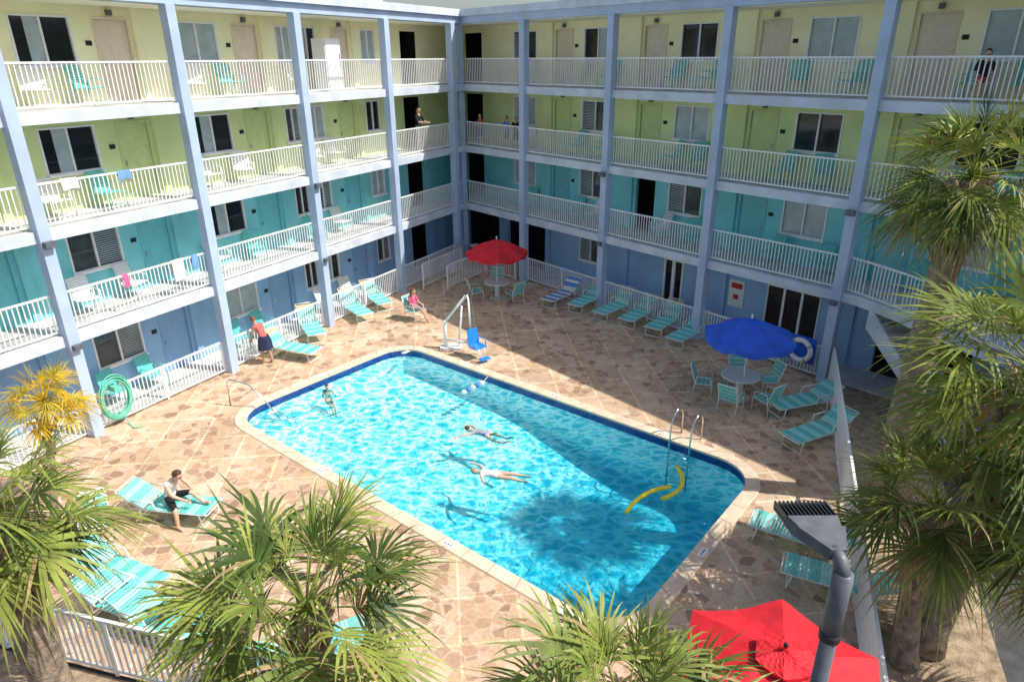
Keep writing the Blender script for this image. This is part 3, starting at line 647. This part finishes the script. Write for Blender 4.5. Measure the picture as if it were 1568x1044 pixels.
# ------------------------------------------------------------------ people
BON=[('pel','sp','torso'),('sp','ch','torso'),('ch','nk','neck'),('nk','hd','neck'),('pel','hpL','hips'),('pel','hpR','hips')]
for s in 'LR': BON+=[('ch','sh'+s,'torso'),('sh'+s,'el'+s,'uarm'),('el'+s,'wr'+s,'farm'),('wr'+s,'pa'+s,'hand'),('hp'+s,'kn'+s,'thigh'),('kn'+s,'an'+s,'shin'),('an'+s,'to'+s,'foot')]
RAD=dict(pel=.135,sp=.112,ch=.122,nk=.052,hd=.05,hp=.092,kn=.056,an=.036,to=.034,sh=.056,el=.04,wr=.026,pa=.03)
def person(name,J,outfit,loc,yaw,scale=1,skin=SKIN,hair=HAIRB,look=(1,0,0),longhair=False,skirt=None,hat=None):
    J={k:V(v) for k,v in J.items()}
    for s,sg in (('L',1),('R',-1)):
        for k in ('sh','el','wr','hp','kn','an','to'):
            if k+s not in J: q=J[k+('L' if s=='R' else 'R')]; J[k+s]=V((q.x,-q.y,q.z))
        J['pa'+s]=J['wr'+s]+(J['wr'+s]-J['el'+s]).normalized()*.075
    hd=J['hd'].copy(); J['hd']=J['nk'].lerp(hd,.6)
    keys=[k for k in J]; idx={k:i for i,k in enumerate(keys)}
    me=bpy.data.meshes.new('tmp'); me.from_pydata([J[k] for k in keys],[(idx[a],idx[b]) for a,b,_ in BON],[]); ob=bpy.data.objects.new('tmp',me); S.collection.objects.link(ob)
    ob.modifiers.new('s','SKIN'); 
    for k in keys:
        sv=me.skin_vertices[0].data[idx[k]]; r=RAD.get(k,RAD.get(k[:2],.05)); 
        sv.radius=(r,r*(.8 if k in('ch','sp','pel') else 1)); sv.use_root=(k=='pel')
    ob.modifiers.new('b','SUBSURF').levels=2
    dg=bpy.context.evaluated_depsgraph_get(); ev=ob.evaluated_get(dg); em=bpy.data.meshes.new_from_object(ev)
    mb=MB(); vs=[v.co.copy() for v in em.vertices]
    o=len(mb.v); mb.v+= [tuple(v) for v in vs]
    for p in em.polygons:
        c=p.center; best=None
        for a,b,l in BON:
            A=J[a];B=J[b];d=B-A;t=max(0,min(1,(c-A).dot(d)/max(d.length_squared,1e-9))); ds=(c-(A+d*t)).length/(1 if l!='torso' else 1.25)
            if best is None or ds<best[0]: best=(ds,l)
        mm=outfit.get(best[1],skin); mb.f.append([o+i for i in p.vertices]); mb.m.append(mb.mi(mm)); mb.sm.append(True)
    bpy.data.objects.remove(ob); bpy.data.meshes.remove(em)
    for s,sg in (('L',1),('R',-1)):
        d=(J['wr'+s]-J['el'+s]).normalized(); side=d.cross(V((0,0,1))); side=side.normalized() if side.length>.2 else V((1,0,0)); nn=side.cross(d)
        for i,ln in enumerate((.062,.075,.07,.055)):
            b=J['pa'+s]+side*((i-1.5)*.019)+d*.01; mb.tube([b,b+d*ln*.55-nn*.004,b+d*ln*.95-nn*.022],[.009,.0085,.007],skin,6)
        b=J['wr'+s]+d*.03-side*.022*1.0; mb.tube([b,b+d*.03-side*.03,b+d*.06-side*.036],[.011,.01,.008],skin,6)
    up=(hd-J['nk']).normalized(); f=V(look); f=(f-up*f.dot(up)); f=f.normalized() if f.length>.1 else V((1,0,0)); lf=up.cross(f)
    M=Matrix((f,lf,up)).transposed()
    def shape(p):
        if p.z<0: k=1+.30*p.z/.115; p=V((p.x*(1+.12*p.z/.115),p.y*k,p.z))
        return p
    mb.ball(hd,(.092,.076,.115),skin,M,16,12,shape)
    for sg in(1,-1):
        mb.ball(hd+M@V((.082,.030*sg,.008)),(.012,.014,.009),EYE,M,8,6); mb.ball(hd+M@V((-.002,.078*sg,-.005)),(.02,.01,.03),skin,M,8,6)
        mb.ball(hd+M@V((.084,.030*sg,.026)),(.008,.018,.004),hair,M,8,6)
    mb.tube([hd+M@V((.086,0,.015)),hd+M@V((.108,0,-.018)),hd+M@V((.088,0,-.026))],[.007,.013,.008],skin,8)
    mb.ball(hd+M@V((.079,0,-.052)),(.01,.024,.007),LIP,M,8,6)
    def hshape(p):
        if p.x>.02 and p.z<.06: p=V((.02+(p.x-.02)*.3,p.y*.93,p.z))
        if p.z<-.05: p=V((p.x,p.y*.9,-.05+(p.z+.05)*.4))
        return p
    mb.ball(hd+M@V((-.012,0,.016)),(.098,.086,.115),hair,M,16,12,hshape)
    if longhair: mb.ball(hd+M@V((-.075,0,-.09)),(.04,.075,.15),hair,M,12,8)
    if skirt:
        mm,zt,zb,rt,rb=skirt; vs=[];n=24
        for i,(z,r) in enumerate(((zt,rt),(zt*.6+zb*.4,(rt+rb)/2+.02),(zb,rb))):
            for k in range(n):
                t=2*math.pi*k/n; r2=r*(1+.05*math.sin(5*t)*i); vs.append(V((J['pel'].x+r2*.85*math.cos(t),r2*math.sin(t),z)))
        mb.add(vs,[[i*n+k,i*n+(k+1)%n,(i+1)*n+(k+1)%n,(i+1)*n+k] for i in range(2) for k in range(n)],mm,True)
    o=mb.obj(name,recalc=False,loc=loc,yaw=yaw); o.scale=(scale,)*3; return o
STAND=dict(pel=(0,0,.93),sp=(0,0,1.1),ch=(0,0,1.28),nk=(0,0,1.43),hd=(.02,0,1.565),shL=(0,.165,1.36),elL=(-.02,.215,1.08),wrL=(.06,.215,.84),hpL=(0,.085,.87),knL=(.02,.095,.48),anL=(0,.1,.075),toL=(.15,.11,.035))
RAILP=dict(STAND); RAILP.update(elL=(.16,.2,1.13),wrL=(.36,.12,1.12))
LEAN=dict(pel=(-.06,0,.90),sp=(.02,0,1.06),ch=(.13,0,1.21),nk=(.24,0,1.31),hd=(.33,0,1.42),shL=(.16,.16,1.27),elL=(.22,.2,1.0),wrL=(.36,.16,.80),elR=(.14,-.2,1.0),wrR=(.2,-.17,.78),hpL=(-.05,.085,.85),knL=(.0,.09,.47),anL=(-.02,.1,.075),toL=(.13,.11,.035),knR=(-.08,-.1,.48),anR=(-.2,-.1,.08),toR=(-.05,-.12,.035))
SIT=dict(pel=(0,0,.55),sp=(-.05,0,.71),ch=(-.07,0,.90),nk=(-.05,0,1.05),hd=(.0,0,1.18),shL=(-.07,.165,.98),elL=(.0,.21,.74),wrL=(.24,.15,.69),hpL=(.06,.09,.52),knL=(.46,.1,.53),anL=(.52,.1,.09),toL=(.66,.1,.05),knR=(.47,-.05,.56),anR=(.62,-.02,.2),toR=(.76,-.03,.2))
LSIT=dict(pel=(-.35,0,.50),sp=(-.3,0,.66),ch=(-.2,0,.83),nk=(-.1,0,.95),hd=(-.02,0,1.06),shL=(-.2,.165,.9),elL=(-.02,.22,.70),wrL=(.18,.14,.60),hpL=(-.28,.09,.47),knL=(.1,.12,.62),anL=(.42,.12,.43),toL=(.56,.13,.47),knR=(.1,-.32,.47),anR=(.12,-.36,.09),toR=(.27,-.38,.05))
FLOAT=dict(pel=(0,0,-.02),sp=(-.17,0,.0),ch=(-.36,0,.0),nk=(-.5,0,.0),hd=(-.64,0,.04),shL=(-.43,.165,0),elL=(-.6,.38,-.03),wrL=(-.8,.45,-.03),elR=(-.3,-.4,-.04),wrR=(-.12,-.5,-.05),hpL=(.06,.09,-.02),knL=(.45,.11,.0),anL=(.84,.14,-.05),toL=(.98,.15,-.04))
SWIM=dict(FLOAT); SWIM.update(elL=(-.62,.3,0),wrL=(-.85,.22,0),elR=(-.6,-.38,.02),wrR=(-.78,-.5,0),knL=(.4,.18,-.1),knR=(.38,-.2,-.12),anL=(.7,.2,-.2),anR=(.7,-.25,-.1))
TREAD=dict(SIT); TREAD.update(elL=(.1,.24,.80),wrL=(.3,.22,.84))
person('woman_standing',LEAN,dict(torso=CORAL,hips=NAVY,thigh=NAVY),(-8.2,20.55,0),math.radians(150),1.03,SKIN2,HAIRR,(1,0,-.3),skirt=(NAVY,.98,.52,.16,.24))
inst('patio_chair',CT,(-3.75,24.45,.004),math.radians(-35))
person('woman_seated',SIT,dict(torso=PINK,hips=GREYC,thigh=GREYC,uarm=PINK),(-3.75,24.45,-.02),math.radians(-35),1.0,SKIN,HAIRR,(1,.2,-.2),longhair=True)
person('woman_on_lounge',LSIT,dict(torso=WCL,hips=BLK,thigh=BLK),(-7.2,12.3,-.03),math.radians(-20),1.08,SKIN,HAIRB,(1,.3,-.4))
person('swimmer',TREAD,dict(hips=NAVY),(-5.75,18.8,-.92),math.radians(-60),.75,SKIN,HAIRB,(1,0,0))
person('swimmer',SWIM,dict(torso=GREYC,hips=BUOY),(-.75,16.1,-.13),math.radians(-20),.8,SKIN,HAIRB,(-.5,0,-1))
person('swimmer',FLOAT,dict(torso=WCL,hips=WCL),(-.4,14.1,-.12),math.radians(-12),.85,SKIN,HAIRD,(.2,0,1))
def onbalc(name,T,nn,t,k,out,sc=1,hair=HAIRB,yo=0,pose=RAILP,y=.42):
    p=T(t,y,FL[k]+.015); person(name,pose,out,p,math.atan2(-nn[1],-nn[0])+yo,sc,SKIN,hair,(1,0,-.2))
onbalc('man_on_balcony',TL,nL,2.9,2,dict(torso=BLK,uarm=BLK,hips=GREYC,thigh=GREYC),1.08)
onbalc('child_on_balcony',TR,nR,.75,2,dict(torso=CORAL,uarm=CORAL,hips=NAVY,thigh=NAVY),.82,HAIRR)
onbalc('child_on_balcony',TR,nR,2.6,2,dict(torso=BLUE_S,uarm=BLUE_S,hips=NAVY,thigh=NAVY),.82)
onbalc('child_on_balcony',TR,nR,3.2,2,dict(torso=BLK,uarm=BLK,hips=BLK,thigh=BLK),.82,HAIRB,.4)
for tt,out,yo in ((20.3,dict(torso=BLK,uarm=BLK,hips=CORAL,thigh=CORAL),.3),(21.5,dict(torso=BLUE_S,uarm=BLUE_S,hips=BLK,thigh=BLK),-.3)):
    yw=math.atan2(-nR[1],-nR[0])+yo; inst('plastic_chair',CW,TR(tt,.75,8.264),yw)
    person('guest_seated',SIT,out,TR(tt,.75,8.244),yw,.95,SKIN,HAIRB,(1,0,-.2))
inst('patio_chair',CT,(-8.75,11.6,.004),math.radians(-60))
tm=bpy.data.materials.new('patterned_towel'); tm.use_nodes=True; nt=tm.node_tree; b=nt.nodes['Principled BSDF']; b.inputs['Roughness'].default_value=.9
c=nt.nodes.new('ShaderNodeTexVoronoi'); c.inputs['Scale'].default_value=9; tc=nt.nodes.new('ShaderNodeTexCoord'); nt.links.new(tc.outputs['Object'],c.inputs['Vector'])
r=nt.nodes.new('ShaderNodeValToRGB'); r.color_ramp.interpolation='CONSTANT'; r.color_ramp.elements[0].color=(.03,.03,.06,1); r.color_ramp.elements[1].position=.42; r.color_ramp.elements[1].color=(.8,.75,.72,1)
nt.links.new(c.outputs['Distance'],r.inputs[0]); nt.links.new(r.outputs[0],b.inputs['Base Color'])
mb=MB(); vs=[];fs=[]
prof=[(.25,.45),(0,.42),(-.19,.42),(-.30,.7),(-.385,.99),(-.42,.97),(-.44,.6),(-.45,.25)]
for i,(x,z) in enumerate(prof):
    for j in range(9): vs.append(V((x-.012*math.sin(j*1.7+i),-.26+.52*j/8,z+.01*math.sin(j*2.1))))
for i in range(len(prof)-1):
    for j in range(8): fs.append([i*9+j,i*9+j+1,(i+1)*9+j+1,(i+1)*9+j])
mb.add(vs,fs,tm,True); mb.obj('beach_towel',recalc=False,loc=(-8.75,11.6,.01),yaw=math.radians(-60))

# ------------------------------------------------------------------ light, sky, camera
w=bpy.data.worlds.new("World"); S.world=w; w.use_nodes=True; nt=w.node_tree
sk=nt.nodes.new('ShaderNodeTexSky'); sk.sky_type='NISHITA'; sk.sun_disc=False; sk.dust_density=2.5; sk.air_density=1.0; sk.ozone_density=1
sdir=V((.78,-.155,1)).normalized()
sk.sun_elevation=math.asin(sdir.z); sk.sun_rotation=math.atan2(sdir.x,sdir.y)
nt.links.new(sk.outputs[0],nt.nodes['Background'].inputs[0]); nt.nodes['Background'].inputs[1].default_value=.15
sl=bpy.data.lights.new('sun','SUN'); sl.energy=5; sl.angle=math.radians(.5); sl.color=(1,.955,.87)
so=bpy.data.objects.new('sun',sl); S.collection.objects.link(so); so.rotation_euler=sdir.to_track_quat('Z','Y').to_euler(); so.location=(20,0,30)
cam=bpy.data.cameras.new('camera'); cam.sensor_width=36; cam.lens=36*1035/1568; cam.clip_end=1500; cam.clip_start=.1
co=bpy.data.objects.new('camera',cam); S.collection.objects.link(co)
co.matrix_world=Matrix.Translation((0,0,9.35))@Matrix.Rotation(math.radians(90-22.75),4,'X')@Matrix.Rotation(math.radians(-.36),4,'Z')
S.camera=co
S.view_settings.view_transform='Standard'; S.view_settings.look='None'; S.view_settings.exposure=0
